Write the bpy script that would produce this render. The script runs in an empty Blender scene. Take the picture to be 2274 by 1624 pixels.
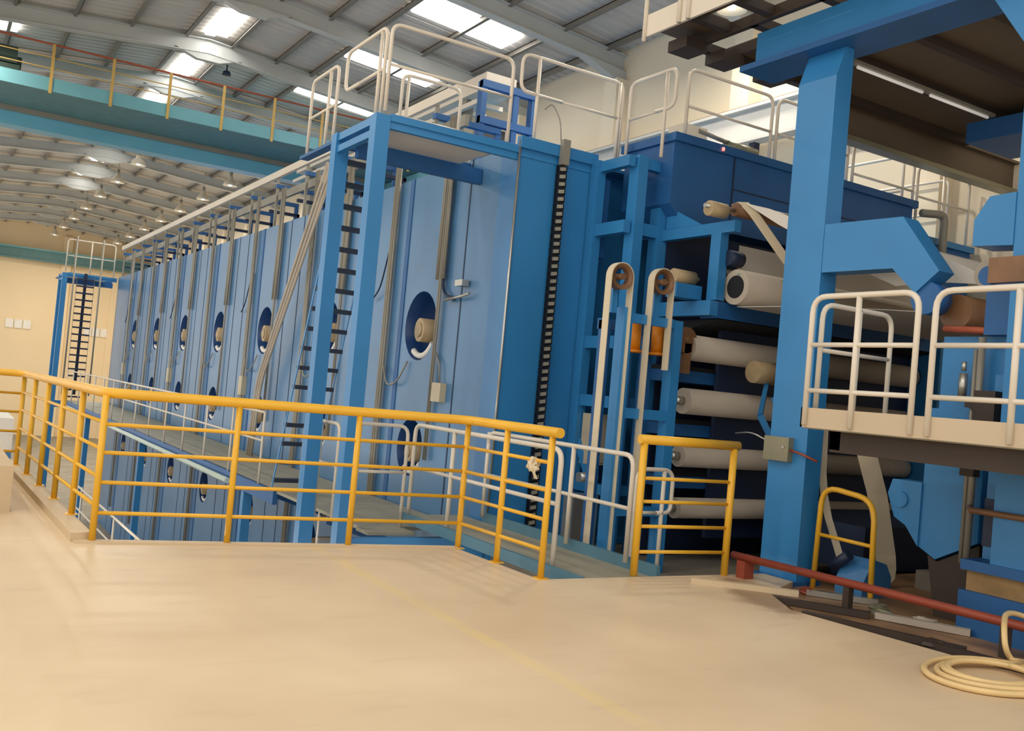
import bpy, math, random
from mathutils import Vector, Matrix
random.seed(7)
scene = bpy.context.scene
col = scene.collection

# ------------------------------------------------------------------ camera
cd = bpy.data.cameras.new('camera')
cd.sensor_width = 36.0
cd.lens = 33.482
cd.clip_end = 400
cam = bpy.data.objects.new('camera', cd)
col.objects.link(cam)
R = Matrix(((0.84781881, -0.09162271, -0.52231077),
            (-0.52265086, 0.0221633, -0.85225868),
            (0.08966238, 0.99554712, -0.02909623)))
M4 = R.to_4x4(); M4.translation = Vector((0, 0, 1.5))
cam.matrix_world = M4
scene.camera = cam

# ------------------------------------------------------------------ world, exposure
w = bpy.data.worlds.new('hall_daylight'); scene.world = w
w.use_nodes = True
bg = w.node_tree.nodes['Background']
bg.inputs[0].default_value = (1.0, 0.95, 0.88, 1)
bg.inputs[1].default_value = 1.08
vs = scene.view_settings
vs.view_transform = 'Standard'; vs.look = 'None'; vs.gamma = 1.0; vs.use_curve_mapping = False
vs.exposure = 0.26

LAMP_POWER = 150
LAMP_COLOR = (1.0, 0.92, 0.79)

# ------------------------------------------------------------------ materials
def lin(c):
    return c / 12.92 if c <= 0.04045 else ((c + 0.055) / 1.055) ** 2.4
def srgb(r, g, b):
    return (lin(r / 255), lin(g / 255), lin(b / 255), 1)

def mat(name, rgb, rough=0.5, metal=0.0, var=0.12, scale=1.5, bump=0.0, spec=0.5):
    m = bpy.data.materials.new(name); m.use_nodes = True
    nt = m.node_tree; b = nt.nodes['Principled BSDF']
    c = srgb(*rgb)
    b.inputs['Roughness'].default_value = rough
    b.inputs['Metallic'].default_value = metal
    b.inputs['Specular IOR Level'].default_value = spec
    geo = nt.nodes.new('ShaderNodeNewGeometry')
    nz = nt.nodes.new('ShaderNodeTexNoise'); nz.inputs['Scale'].default_value = scale
    nz.inputs['Detail'].default_value = 4
    nt.links.new(geo.outputs['Position'], nz.inputs['Vector'])
    cr = nt.nodes.new('ShaderNodeValToRGB')
    cr.color_ramp.elements[0].position = 0.3; cr.color_ramp.elements[1].position = 0.7
    cr.color_ramp.elements[0].color = tuple(x * (1 - var) for x in c[:3]) + (1,)
    cr.color_ramp.elements[1].color = tuple(min(1, x * (1 + var * .6)) for x in c[:3]) + (1,)
    nt.links.new(nz.outputs['Fac'], cr.inputs['Fac'])
    nt.links.new(cr.outputs['Color'], b.inputs['Base Color'])
    if bump:
        bp = nt.nodes.new('ShaderNodeBump'); bp.inputs['Strength'].default_value = bump
        nt.links.new(nz.outputs['Fac'], bp.inputs['Height'])
        nt.links.new(bp.outputs['Normal'], b.inputs['Normal'])
    return m

def emis(name, rgb, s):
    m = bpy.data.materials.new(name); m.use_nodes = True
    b = m.node_tree.nodes['Principled BSDF']
    b.inputs['Base Color'].default_value = (.8, .8, .8, 1)
    b.inputs['Emission Color'].default_value = rgb + (1,)
    b.inputs['Emission Strength'].default_value = s
    return m

BLUE = mat('blue_enamel', (48, 128, 188), 0.38, var=0.08, scale=1.2)
MID = mat('mid_blue_panel', (64, 126, 182), 0.35, var=0.12)
PALE = mat('blue_panel_sheen', (80, 128, 172), 0.30, var=0.14, scale=1.0)  # hood side blue, paler: grazing reflection put into the colour
DEEP = mat('deep_blue_paint', (30, 92, 152), 0.5, var=0.12)
PORTB = mat('port_blue', (24, 66, 122), 0.35, var=0.1)
PCREAM = mat('platform_cream', (196, 178, 152), 0.55, var=0.05)
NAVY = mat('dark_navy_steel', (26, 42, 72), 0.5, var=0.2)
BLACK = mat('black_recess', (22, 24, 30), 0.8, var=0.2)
CYEL = mat('hazed_yellow', (206, 168, 88), 0.5, var=0.08)  # crane railing yellow with haze put into its colour
YEL = mat('yellow_gloss', (232, 178, 48), 0.35, var=0.07, scale=3)
ORANGE = mat('orange_paint', (235, 140, 20), 0.4)
WHITE = mat('white_rail_paint', (222, 212, 196), 0.4, var=0.06)
GREY = mat('grey_conduit', (146, 142, 130), 0.45, metal=0.2, var=0.12)
STEEL = mat('brushed_steel', (190, 188, 180), 0.3, metal=0.8, var=0.12)
RAFT = mat('grey_rafter_paint', (192, 194, 190), 0.55, var=0.06)
SHEET = mat('roof_sheet', (206, 200, 192), 0.5, var=0.05)
PURL = mat('purlin_galvanised', (128, 124, 116), 0.5, var=0.1)
CREAM = mat('cream_wall', (236, 222, 196), 0.8, var=0.04, scale=.6)
BACKW = mat('back_wall_plaster', (238, 216, 178), 0.8, var=0.04, scale=.4)
TEAL = mat('teal_crane_paint', (112, 172, 182), 0.45, var=0.07)
DTEAL = mat('dark_teal', (92, 132, 134), 0.6, var=0.12, scale=4)
TEALBLUE = mat('light_blue_girder', (104, 178, 204), 0.4, var=0.06)
RUST = mat('rust_red_rail', (170, 84, 56), 0.6, var=0.15)
REDP = mat('red_oxide_pipe', (152, 70, 50), 0.45, var=0.12, scale=3)
BROWN = mat('brown_deck_steel', (96, 82, 66), 0.6, var=0.12, scale=1)
DBROWN = mat('dark_brown_steel', (58, 46, 38), 0.6, var=0.2)
DIRT = mat('oily_dirty_floor', (158, 122, 88), 0.5, var=0.55, scale=2.2, bump=0.3)
BEIGE = mat('beige_felt_roll', (188, 176, 160), 0.7, var=0.08)
WEB = mat('white_sheet_web', (226, 220, 210), 0.7, var=0.04)
STRAP = mat('cream_strap', (214, 200, 172), 0.6, var=0.06)
TAN = mat('tan_motor', (176, 154, 118), 0.5, var=0.2, scale=4)
OCHRE = mat('brown_roller', (128, 92, 62), 0.45, var=0.25, scale=4)
PIT = mat('pit_concrete', (146, 138, 124), 0.8, var=0.2)
CURB = mat('concrete_curb', (208, 186, 152), 0.6, var=0.08)
DECK = mat('walkway_plate', (158, 154, 136), 0.6, var=0.1, scale=3)
TOE = mat('teal_grey_toe_board', (84, 128, 148), 0.5, var=0.1)
MINT = mat('mint_edge_pipe', (196, 212, 204), 0.4, var=0.06)
BOXM = mat('beige_cabinet', (196, 184, 158), 0.5, var=0.08)
OLIVE = mat('olive_grey_box', (140, 136, 112), 0.35, metal=0.3, var=0.1)
CHAIN = mat('black_chain', (38, 38, 42), 0.45, metal=0.4)
LINKM = mat('grey_link_plate', (182, 178, 160), 0.4, metal=0.4)
RUNG = mat('black_rung', (34, 46, 66), 0.5)
GLASSY = mat('lamp_shade_metal', (214, 204, 184), 0.35, var=0.08)
DGREEN = mat('dark_green_hoist', (52, 76, 66), 0.5, var=0.2)
HOSE = mat('cream_hose', (226, 196, 140), 0.3, var=0.08, scale=6)
PALLET = mat('blue_pallet', (70, 130, 180), 0.6)
PAPERW = mat('white_wrapped_paper', (236, 234, 226), 0.6, var=0.05)
GANTRY = mat('pale_grey_beam', (198, 196, 190), 0.5, var=0.06)
SKY = emis('skylight_glow', (1.0, 0.98, 0.94), 9.0)
BULB = emis('lamp_bulb', (1.0, 0.93, 0.8), 9.0)
FACEW = emis('lamp_face_glow', (1.0, 0.95, 0.86), 1.3)
TUBEL = emis('tube_reflected_glow', (1.0, 0.95, 0.85), 0.22)  # faint emission stands in for light reflected by the unlit tubes
REDL = emis('red_pilot_lamp', (1.0, 0.08, 0.05), 2.0)

def floor_mat():
    m = bpy.data.materials.new('tan_epoxy_floor'); m.use_nodes = True
    nt = m.node_tree; b = nt.nodes['Principled BSDF']; N = nt.nodes.new; L = nt.links.new
    geo = N('ShaderNodeNewGeometry')
    n1 = N('ShaderNodeTexNoise'); n1.inputs['Scale'].default_value = 0.7; n1.inputs['Detail'].default_value = 5
    L(geo.outputs['Position'], n1.inputs['Vector'])
    r1 = N('ShaderNodeValToRGB')
    r1.color_ramp.elements[0].position = .3; r1.color_ramp.elements[1].position = .72
    r1.color_ramp.elements[0].color = srgb(208, 183, 149); r1.color_ramp.elements[1].color = srgb(224, 202, 168)
    L(n1.outputs['Fac'], r1.inputs['Fac'])
    # scuff streaks
    mp = N('ShaderNodeMapping'); mp.inputs['Scale'].default_value = (1.2, 5.0, 1)
    mp.inputs['Rotation'].default_value = (0, 0, .6)
    L(geo.outputs['Position'], mp.inputs['Vector'])
    n2 = N('ShaderNodeTexNoise'); n2.inputs['Scale'].default_value = 1.3; n2.inputs['Detail'].default_value = 6
    L(mp.outputs['Vector'], n2.inputs['Vector'])
    r2 = N('ShaderNodeValToRGB')
    r2.color_ramp.elements[0].position = .58; r2.color_ramp.elements[1].position = .75
    r2.color_ramp.elements[0].color = (0, 0, 0, 1); r2.color_ramp.elements[1].color = (.3, .3, .3, 1)
    L(n2.outputs['Fac'], r2.inputs['Fac'])
    mx = N('ShaderNodeMix'); mx.data_type = 'RGBA'
    L(r2.outputs['Color'], mx.inputs[0]); L(r1.outputs['Color'], mx.inputs[6])
    mx.inputs[7].default_value = srgb(186, 164, 136)
    # worn yellow walkway line, painted along the machine direction at x = 3.03
    sx = N('ShaderNodeSeparateXYZ'); L(geo.outputs['Position'], sx.inputs[0])
    sb = N('ShaderNodeMath'); sb.operation = 'SUBTRACT'; sb.inputs[1].default_value = 3.03; L(sx.outputs[0], sb.inputs[0])
    ab = N('ShaderNodeMath'); ab.operation = 'ABSOLUTE'; L(sb.outputs[0], ab.inputs[0])
    lt = N('ShaderNodeMath'); lt.operation = 'LESS_THAN'; lt.inputs[1].default_value = .055; L(ab.outputs[0], lt.inputs[0])
    n3 = N('ShaderNodeTexNoise'); n3.inputs['Scale'].default_value = 2.5; L(geo.outputs['Position'], n3.inputs['Vector'])
    mu = N('ShaderNodeMath'); mu.operation = 'MULTIPLY'; L(lt.outputs[0], mu.inputs[0]); L(n3.outputs['Fac'], mu.inputs[1])
    m2 = N('ShaderNodeMath'); m2.operation = 'MULTIPLY'; m2.inputs[1].default_value = .45; L(mu.outputs[0], m2.inputs[0])
    mx2 = N('ShaderNodeMix'); mx2.data_type = 'RGBA'
    L(m2.outputs[0], mx2.inputs[0]); L(mx.outputs[2], mx2.inputs[6]); mx2.inputs[7].default_value = srgb(232, 204, 110)
    # oily brown stain where the tan floor meets the machine side
    mp4 = N('ShaderNodeMapping'); mp4.inputs['Location'].default_value = (-6.12, -5.75, 0)
    mp4.vector_type = 'TEXTURE'; mp4.inputs['Location'].default_value = (6.12, 5.72, 0)
    mp4.inputs['Rotation'].default_value = (0, 0, 1.05); mp4.inputs['Scale'].default_value = (.95, .30, 1)
    L(geo.outputs['Position'], mp4.inputs['Vector'])
    ln = N('ShaderNodeVectorMath'); ln.operation = 'LENGTH'; L(mp4.outputs[0], ln.inputs[0])
    n4 = N('ShaderNodeTexNoise'); n4.inputs['Scale'].default_value = 5; n4.inputs['Detail'].default_value = 5; L(geo.outputs['Position'], n4.inputs['Vector'])
    ad = N('ShaderNodeMath'); ad.operation = 'ADD'; L(ln.outputs['Value'], ad.inputs[0]); L(n4.outputs['Fac'], ad.inputs[1])
    r4 = N('ShaderNodeMapRange'); r4.inputs[1].default_value = 1.0; r4.inputs[2].default_value = 1.45
    r4.inputs[3].default_value = .75; r4.inputs[4].default_value = 0; L(ad.outputs[0], r4.inputs[0])
    mx3 = N('ShaderNodeMix'); mx3.data_type = 'RGBA'; L(r4.outputs[0], mx3.inputs[0]); L(mx2.outputs[2], mx3.inputs[6])
    mx3.inputs[7].default_value = srgb(138, 106, 74)
    L(mx3.outputs[2], b.inputs['Base Color'])
    b.inputs['Roughness'].default_value = .42
    b.inputs['Specular IOR Level'].default_value = .35
    return m
FLOOR = floor_mat()

# ------------------------------------------------------------------ mesh builder
class MB:
    def __init__(s): s.v = []; s.f = []; s.sm = []
    def add(s, vs, fs, smooth=False):
        o = len(s.v); s.v += [Vector(v) for v in vs]
        for f in fs: s.f.append([i + o for i in f]); s.sm.append(smooth)
        return s
    def box(s, x0, x1, y0, y1, z0, z1):
        x0, x1 = sorted((x0, x1)); y0, y1 = sorted((y0, y1)); z0, z1 = sorted((z0, z1))
        return s.add([(x0,y0,z0),(x1,y0,z0),(x1,y1,z0),(x0,y1,z0),(x0,y0,z1),(x1,y0,z1),(x1,y1,z1),(x0,y1,z1)],
                     [(0,3,2,1),(4,5,6,7),(0,1,5,4),(1,2,6,5),(2,3,7,6),(3,0,4,7)])
    def bar(s, p, q, wd, ht, up=(0, 0, 1)):
        p, q = Vector(p), Vector(q); t = (q - p).normalized(); up = Vector(up)
        a = t.cross(up)
        if a.length < 1e-4: a = t.cross(Vector((0, 1, 0)))
        a.normalize(); b = a.cross(t).normalized(); a *= wd / 2; b *= ht / 2
        vs = [p-a-b, p+a-b, p+a+b, p-a+b, q-a-b, q+a-b, q+a+b, q-a+b]
        return s.add(vs, [(0,1,2,3)[::-1],(4,5,6,7),(0,1,5,4),(1,2,6,5),(2,3,7,6),(3,0,4,7)])
    def prism(s, poly, axis, a0, a1):
        n = len(poly)
        def P(u, v, a): return {'x': (a, u, v), 'y': (u, a, v), 'z': (u, v, a)}[axis]
        vs = [P(u, v, a0) for u, v in poly] + [P(u, v, a1) for u, v in poly]
        fs = [tuple(range(n)), tuple(range(2*n-1, n-1, -1))] + [(i, i+n, (i+1) % n + n, (i+1) % n) for i in range(n)]
        return s.add(vs, fs)
    def tube(s, pts, r, seg=8, fillet=0.0, closed=False, caps=True):
        pts = [Vector(p) for p in pts]
        if fillet > 0: pts = fil(pts, fillet)
        n = len(pts); rings = []
        t0 = (pts[1] - pts[0]).normalized()
        a = t0.cross(Vector((0, 0, 1)))
        if a.length < .05: a = t0.cross(Vector((0, 1, 0)))
        a.normalize()
        vs = []
        for i in range(n):
            if closed: t = (pts[(i+1) % n] - pts[i-1]).normalized()
            elif i == 0: t = t0
            elif i == n-1: t = (pts[-1] - pts[-2]).normalized()
            else: t = ((pts[i+1]-pts[i]).normalized() + (pts[i]-pts[i-1]).normalized()).normalized()
            a = (a - t * a.dot(t)).normalized(); b = t.cross(a)
            for k in range(seg):
                an = 2*math.pi*k/seg
                vs.append(pts[i] + a*(r*math.cos(an)) + b*(r*math.sin(an)))
        fs = []
        m = n if closed else n-1
        for i in range(m):
            j = (i+1) % n
            for k in range(seg):
                k2 = (k+1) % seg
                fs.append((i*seg+k, i*seg+k2, j*seg+k2, j*seg+k))
        s.add(vs, fs, True)
        if caps and not closed:
            o = len(s.v) - len(vs)
            s.f.append([o+k for k in range(seg)][::-1]); s.sm.append(False)
            s.f.append([o+(n-1)*seg+k for k in range(seg)]); s.sm.append(False)
        return s
    def cyl(s, p, q, r, seg=24, r2=None):
        p, q = Vector(p), Vector(q); t = (q-p).normalized()
        a = t.cross(Vector((0, 0, 1)))
        if a.length < .05: a = t.cross(Vector((0, 1, 0)))
        a.normalize(); b = t.cross(a); r2 = r if r2 is None else r2
        vs = [p + (a*math.cos(2*math.pi*k/seg)+b*math.sin(2*math.pi*k/seg))*r for k in range(seg)] + \
             [q + (a*math.cos(2*math.pi*k/seg)+b*math.sin(2*math.pi*k/seg))*r2 for k in range(seg)]
        s.add(vs, [(k, (k+1) % seg, (k+1) % seg+seg, k+seg) for k in range(seg)], True)
        o = len(s.v) - 2*seg
        s.f.append([o+k for k in range(seg)][::-1]); s.sm.append(False)
        s.f.append([o+seg+k for k in range(seg)]); s.sm.append(False)
        return s
    def lathe(s, prof, c, axis='z', seg=20):
        c = Vector(c); vs = []
        for r, h in prof:
            for k in range(seg):
                an = 2*math.pi*k/seg; u, v = r*math.cos(an), r*math.sin(an)
                vs.append(c + Vector({'z': (u, v, h), 'x': (h, u, v), 'y': (u, h, v)}[axis]))
        fs = [(i*seg+k, i*seg+(k+1) % seg, (i+1)*seg+(k+1) % seg, (i+1)*seg+k) for i in range(len(prof)-1) for k in range(seg)]
        return s.add(vs, fs, True)
    def ribbon(s, pts, wv, th=.006):
        pts = [Vector(p) for p in pts]; wv = Vector(wv); n = len(pts); vs = []
        for i in range(n):
            t = (pts[min(i+1, n-1)] - pts[max(i-1, 0)]).normalized()
            nn = t.cross(wv).normalized() * th/2; h = wv/2
            vs += [pts[i]-h-nn, pts[i]+h-nn, pts[i]+h+nn, pts[i]-h+nn]
        fs = [(0, 3, 2, 1), tuple(4*(n-1)+k for k in range(4))]
        for i in range(n-1):
            for k in range(4):
                fs.append((4*i+k, 4*i+(k+1) % 4, 4*i+4+(k+1) % 4, 4*i+4+k))
        return s.add(vs, fs, False)
    def build(s, name, m, parent=None, origin=None):
        me = bpy.data.meshes.new(name)
        lo = Vector([min(v[i] for v in s.v) for i in range(3)]); hi = Vector([max(v[i] for v in s.v) for i in range(3)])
        wo = Vector(origin) if origin else Vector(((lo.x+hi.x)/2, (lo.y+hi.y)/2, lo.z))
        me.from_pydata([v - wo for v in s.v], [], s.f)
        for p, q in zip(me.polygons, s.sm): p.use_smooth = q
        me.materials.append(m); me.update()
        import bmesh
        b = bmesh.new(); b.from_mesh(me); bmesh.ops.recalc_face_normals(b, faces=b.faces); b.to_mesh(me); b.free()
        o = bpy.data.objects.new(name, me); col.objects.link(o)
        if parent is None: o.location = wo
        else: o.parent = parent; o.location = wo - WO[parent.name]
        WO[o.name] = wo
        return o
WO = {}

def fil(pts, r, n=5):
    out = [pts[0]]
    for i in range(1, len(pts)-1):
        a, b, c = pts[i-1], pts[i], pts[i+1]
        u = (a-b); v = (c-b); rr = min(r, u.length*.49, v.length*.49)
        u.normalize(); v.normalize()
        p, q = b+u*rr, b+v*rr
        for k in range(n+1):
            t = k/n
            out.append(p*(1-t)**2 + b*2*t*(1-t) + q*t*t)
    out.append(pts[-1]); return out

def tag(o, label, cat=None, group=None, kind=None):
    o['label'] = label
    if cat: o['category'] = cat
    if group: o['group'] = group
    if kind: o['kind'] = kind
    return o
def thing(name, label, cat, loc=(0, 0, 0), group=None):
    o = bpy.data.objects.new(name, None); o.empty_display_size = .2
    col.objects.link(o); o.location = loc; WO[o.name] = Vector(loc)
    return tag(o, label, cat, group)
def struct(o): o['kind'] = 'structure'; return o
def copy_tree(o, parent=None):
    c = o.copy(); col.objects.link(c)
    if parent: c.parent = parent
    for ch in list(o.children): copy_tree(ch, c)
    return c
def box(*a): return MB().box(*a)

# ================================================================== SETTING
XW, ZE, XR, ZR, SL = 13.5, 9.86, 5.8, 10.53, 0.087
def zroof(x): return ZR - SL*abs(x-XR)

FL = [(-6, -4), (6.5, -4), (6.42, 2), (6.1, 3.7), (5.95, 5.2), (6.3, 5.75), (6.98, 6.1), (6.98, 6.46),
      (4.43, 6.50), (4.40, 7.93), (1.27, 8.36), (1.13, 13.35), (1.13, 18), (-6, 18)]
struct(MB().prism(FL, 'z', -.3, 0).build('floor', FLOOR))
struct(MB().prism([(5.9, 5.0), (6.1, 3.7), (6.42, 2), (6.5, -4), (13.5, -4), (13.5, 6.5), (6.6, 6.5), (6.6, 5.9)], 'z', -.34, -.06).build('floor_machine_side', DIRT))
struct(box(5.95, 13.5, 6.5, 9.8, -.6, -.32).build('floor_under_rolls', PIT))
struct(box(-6, 13.5, 6.4, 75, -4.8, -4.5).build('floor_pit', PIT))
struct(box(XW, XW+.3, -4, 75.3, -4.8, ZE+.05).build('wall_right', CREAM))
struct(box(-6, XW, 75, 75.3, -4.8, 10.6).build('wall_back', BACKW))

def roof():
    m = MB(); y0, y1, p = 3.0, 75.2, .32; n = int((y1-y0)/p)
    prof = []
    for i in range(n):
        y = y0 + i*p
        prof += [(y, 0), (y+.20, 0), (y+.235, .045), (y+.285, .045)]
    prof.append((y0+n*p, 0))
    for (xa, xb) in ((XR, XW+.3), (-6, XR)):
        vs = [(xa, y, zroof(xa)+.03+h) for y, h in prof] + [(xb, y, zroof(xb)+.03+h) for y, h in prof]
        k = len(prof)
        m.add(vs, [(i, i+1, i+1+k, i+k) for i in range(k-1)])
    return m.build('ceiling', SHEET)
struct(roof())

BAY = 4.33
RY = [18.15 + BAY*k for k in range(-1, 13)]
def rafter(y):
    m = MB(); d = .36
    def band(top, bot, hw):
        po = [(-5.7, zroof(-5.7)-top), (XR, ZR-top), (XW, zroof(XW)-top), (XW, zroof(XW)-bot), (XR, ZR-bot), (-5.7, zroof(-5.7)-bot)]
        m.prism(po, 'y', y-hw, y+hw)
    band(.14, .14+d, .012); band(.12, .14, .12); band(.14+d, .165+d, .12)
    m.prism([(12.2, zroof(12.2)-.5), (XW, zroof(XW)-.5), (XW, zroof(XW)-.85)], 'y', y-.13, y+.13)
    m.prism([(4.9, ZR-.52), (6.7, ZR-.52), (6.1, ZR-.72), (5.5, ZR-.72)], 'y', y-.10, y+.10)
    return m
m0 = struct(rafter(RY[0]).build('trim_1', RAFT, origin=(0, RY[0], 9)))
for k, y in enumerate(RY[1:]):
    o = m0.copy(); o.name = 'trim_%d' % (k+2); o.location = (0, y, 9); col.objects.link(o)
for k, x in enumerate((-4.3, -2.95, -1.6, -.25, 1.1, 2.45, 3.8, 5.2, 6.45, 7.7, 8.75, 10.25, 11.75, 13.0)):
    z = zroof(x)+.02
    mm = MB().box(x-.012, x+.012, 3, 75, z-.15, z).box(x-.012, x+.08, 3, 75, z-.02, z).box(x-.08, x+.012, 3, 75, z-.165, z-.15)
    struct(mm.build('trim_%d' % (30+k), PURL))
# pilasters on the right and back wall
for k, y in enumerate([18.15+BAY*i for i in range(-4, 13)]):
    struct(box(XW-.35, XW, y-.25, y+.25, -4.5, zroof(XW)-.75).build('trim_%d' % (50+k), CREAM))
for k, x in enumerate((-2.5, 2.6, 7.9, 11.3)):
    struct(box(x-.3, x+.3, 74.7, 75, -4.5, 9.8).build('trim_%d' % (70+k), BACKW))
# skylights
n = 1
def sky(xa, xb, ya, yb):
    global n
    m = MB(); d = -.035
    m.add([(xa, ya, zroof(xa)+d), (xb, ya, zroof(xb)+d), (xb, yb, zroof(xb)+d), (xa, yb, zroof(xa)+d),
           (xa, ya, zroof(xa)+d+.03), (xb, ya, zroof(xb)+d+.03), (xb, yb, zroof(xb)+d+.03), (xa, yb, zroof(xa)+d+.03)],
          [(0, 3, 2, 1), (4, 5, 6, 7), (0, 1, 5, 4), (1, 2, 6, 5), (2, 3, 7, 6), (3, 0, 4, 7)])
    struct(m.build('window_%d' % n, SKY)); n += 1
for k in range(3): sky(8.92, 11.42, 19.5+BAY*k, 20.5-.12*k+BAY*k)
for k in range(7):
    y = 24.45 + 4.5*k; e = 2.2 if k < 3 else .9
    sky(5.62, 5.88, y, y+e); sky(5.92, 6.16, y, y+e*.9)
sky(-.6, 1.3, 28.5, 29.4)
# pit walls under the operating floor edges are the slab's own support
struct(box(1.0, 1.2, 8.36, 18, -4.5, -.3).build('wall_pit_left', PIT))
struct(MB().prism([(1.2, 8.3), (4.4, 7.85), (4.4, 7.7), (1.2, 8.15)], 'z', -4.5, -.3).build('wall_pit_front', PIT))
# concrete curbs at the floor edge
struct(MB().prism([(1.13, 13.35), (1.27, 8.36), (1.11, 8.32), (.97, 13.35)], 'z', 0, .07).build('trim_90', CURB))
struct(MB().prism([(1.13, 8.36), (4.40, 7.93), (4.40, 7.83), (1.13, 8.24)], 'z', 0, .015).build('trim_91', CURB))
tag(box(-1.0, .78, 9.86, 12.6, 0, .42).build('concrete_plinth', CURB), 'low tan concrete plinth on the floor at the left picture edge', 'plinth')

# runway beams
t = thing('runway_beam', 'long pale grey runway beam along the right cream wall', 'beam', (13.0, 20, 6.6))
MB().box(12.94, 13.0, 4, 74.6, 6.72, 7.3).build('web', GANTRY, t)
MB().box(12.82, 13.12, 4, 74.6, 7.3, 7.36).build('upper_flange', GANTRY, t)
MB().box(12.82, 13.12, 4, 74.6, 6.66, 6.72).build('lower_flange', GANTRY, t)
MB().box(12.93, 13.01, 4, 74.6, 7.36, 7.42).build('rail', OCHRE, t)
for y in [18.15+BAY*i for i in range(-3, 10)]:
    MB().box(12.72, 13.15, y-.2, y+.2, 6.25, 6.66).build('corbel', CREAM, t)
t = thing('wall_beam', 'teal beam running across the far back wall', 'beam', (3, 74.4, 7.7))
MB().box(-5.6, 13.4, 74.30, 74.36, 7.85, 8.5).build('web', DTEAL, t)
MB().box(-5.6, 13.4, 74.15, 74.5, 8.5, 8.6).build('upper_flange', TEAL, t)
MB().box(-5.6, 13.4, 74.15, 74.5, 7.75, 7.85).build('lower_flange', DTEAL, t)

# wall vents on the far wall
def vent(x0, z0, label):
    t = thing('wall_vent', label, 'vent', (x0, 74.95, z0), 'white vents on the far wall')
    for i in range(3):
        MB().box(x0+i*.55, x0+i*.55+.48, 74.9, 75, z0, z0+.6).build('panel', PAPERW, t)
vent(4.45, 2.95, 'white three panel vent on the bare part of the far wall')
vent(9.5, 2.9, 'white three panel vent on the far wall behind the distant ladder')

# ================================================================== LAMPS
def lamp(loc, label, group, light=True, face=False, gain=1.0):
    t = thing('high_bay_lamp', label, 'lamp', loc, group)
    x, y, z = loc
    MB().lathe([(.05, .42), (.10, .36), (.11, .28), (.20, .20), (.27, .08), (.29, 0), (.275, 0), (.18, .19), (.0, .24)], loc).build('shade', GLASSY, t)
    MB().lathe([(.0, -.01), (.07, .02), (.09, .1), (.05, .2), (0, .22)], loc, seg=12).build('bulb', BULB if not face else FACEW, t)
    MB().cyl((x, y, z+.4), (x, y, zroof(x)+.035), .012, 8).build('rod', GREY, t)
    MB().cyl((x, y, z+.4), (x, y, z+.58), .07, 12).build('ballast', GREY, t)
    if light:
        l = bpy.data.lights.new('lamp_light', 'AREA'); l.shape = 'DISK'; l.size = .5
        l.energy = LAMP_POWER*gain; l.color = LAMP_COLOR
        lo = bpy.data.objects.new('lamp_light', l); col.objects.link(lo); lo.parent = t; lo.location = (0, 0, -.04)
    return t
for k in range(8):
    lamp((6.45, 35.3+4.9*k, 9.2), 'hanging bell lamp in the row just right of the roof ridge', 'ridge row of bell lamps')
for k in range(7):
    lamp((9.95, 39.6+4.55*k, 8.95), 'hanging bell lamp in the row over the far right of the long blue hood', 'right row of bell lamps')
for x, y in ((9.3, 10.6), (9.3, 14.2), (12.3, 10.5), (12.0, 13.0)):  # unseen lamps added to brighten the right wall and hood top
    lamp((x, y, 8.9), 'added unseen bell lamp over the press and the near end of the hood', 'added near right bell lamps', gain=1.0 if x < 10 else .45)
tag(MB().lathe([(.02, .3), (.02, .12), (.10, .10), (.13, 0), (0, 0)], (6.45, 27.3, 9.72)).cyl((6.45, 27.3, 10.0), (6.45, 27.3, zroof(6.45)+.035), .02, 8).build('roof_vent', NAVY), 'small dark vent dome hung from the roof above the crane railing', 'ventilator')  # small dark dome modelled as a roof ventilator
for x in (-3.0, 0.4):  # unseen lamp rows added to brighten the floor near the camera
    for y in (0.5, 6.5, 12.5, 19, 26, 35, 46, 58):
        lamp((x, y, 9.15), 'added unseen bell lamp of the rows over the left half of the hall', 'added left rows of bell lamps', gain=.42)
def pit_fill(x, y, z, nx, ny):  # unseen fill lamps added to lift the dark pit wall
    t = thing('pit_fill_lamp', 'added unseen fill lamp on the pit wall below the operating floor', 'lamp', (x, y, z), 'added pit fill lamps')
    MB().box(x-.08, x+.08, y-.15, y+.15, z-.12, z+.12).build('housing', GREY, t)
    MB().box(x-.06+.05*nx, x+.06+.05*nx, y-.12+.05*ny, y+.12+.05*ny, z-.09, z+.09).build('lens', FACEW, t)
    l = bpy.data.lights.new('lamp_light', 'AREA'); l.shape = 'RECTANGLE'; l.size = .3; l.size_y = .3
    l.energy = 22; l.color = LAMP_COLOR
    lo = bpy.data.objects.new('lamp_light', l); col.objects.link(lo); lo.parent = t
    lo.location = (.2*nx, .25*ny, 0)
    lo.rotation_euler = Vector((nx, ny, -.1)).to_track_quat('-Z', 'Y').to_euler()
for y in (9.6, 12.5, 16): pit_fill(1.28, y, -1.4, 1, 0)

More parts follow.
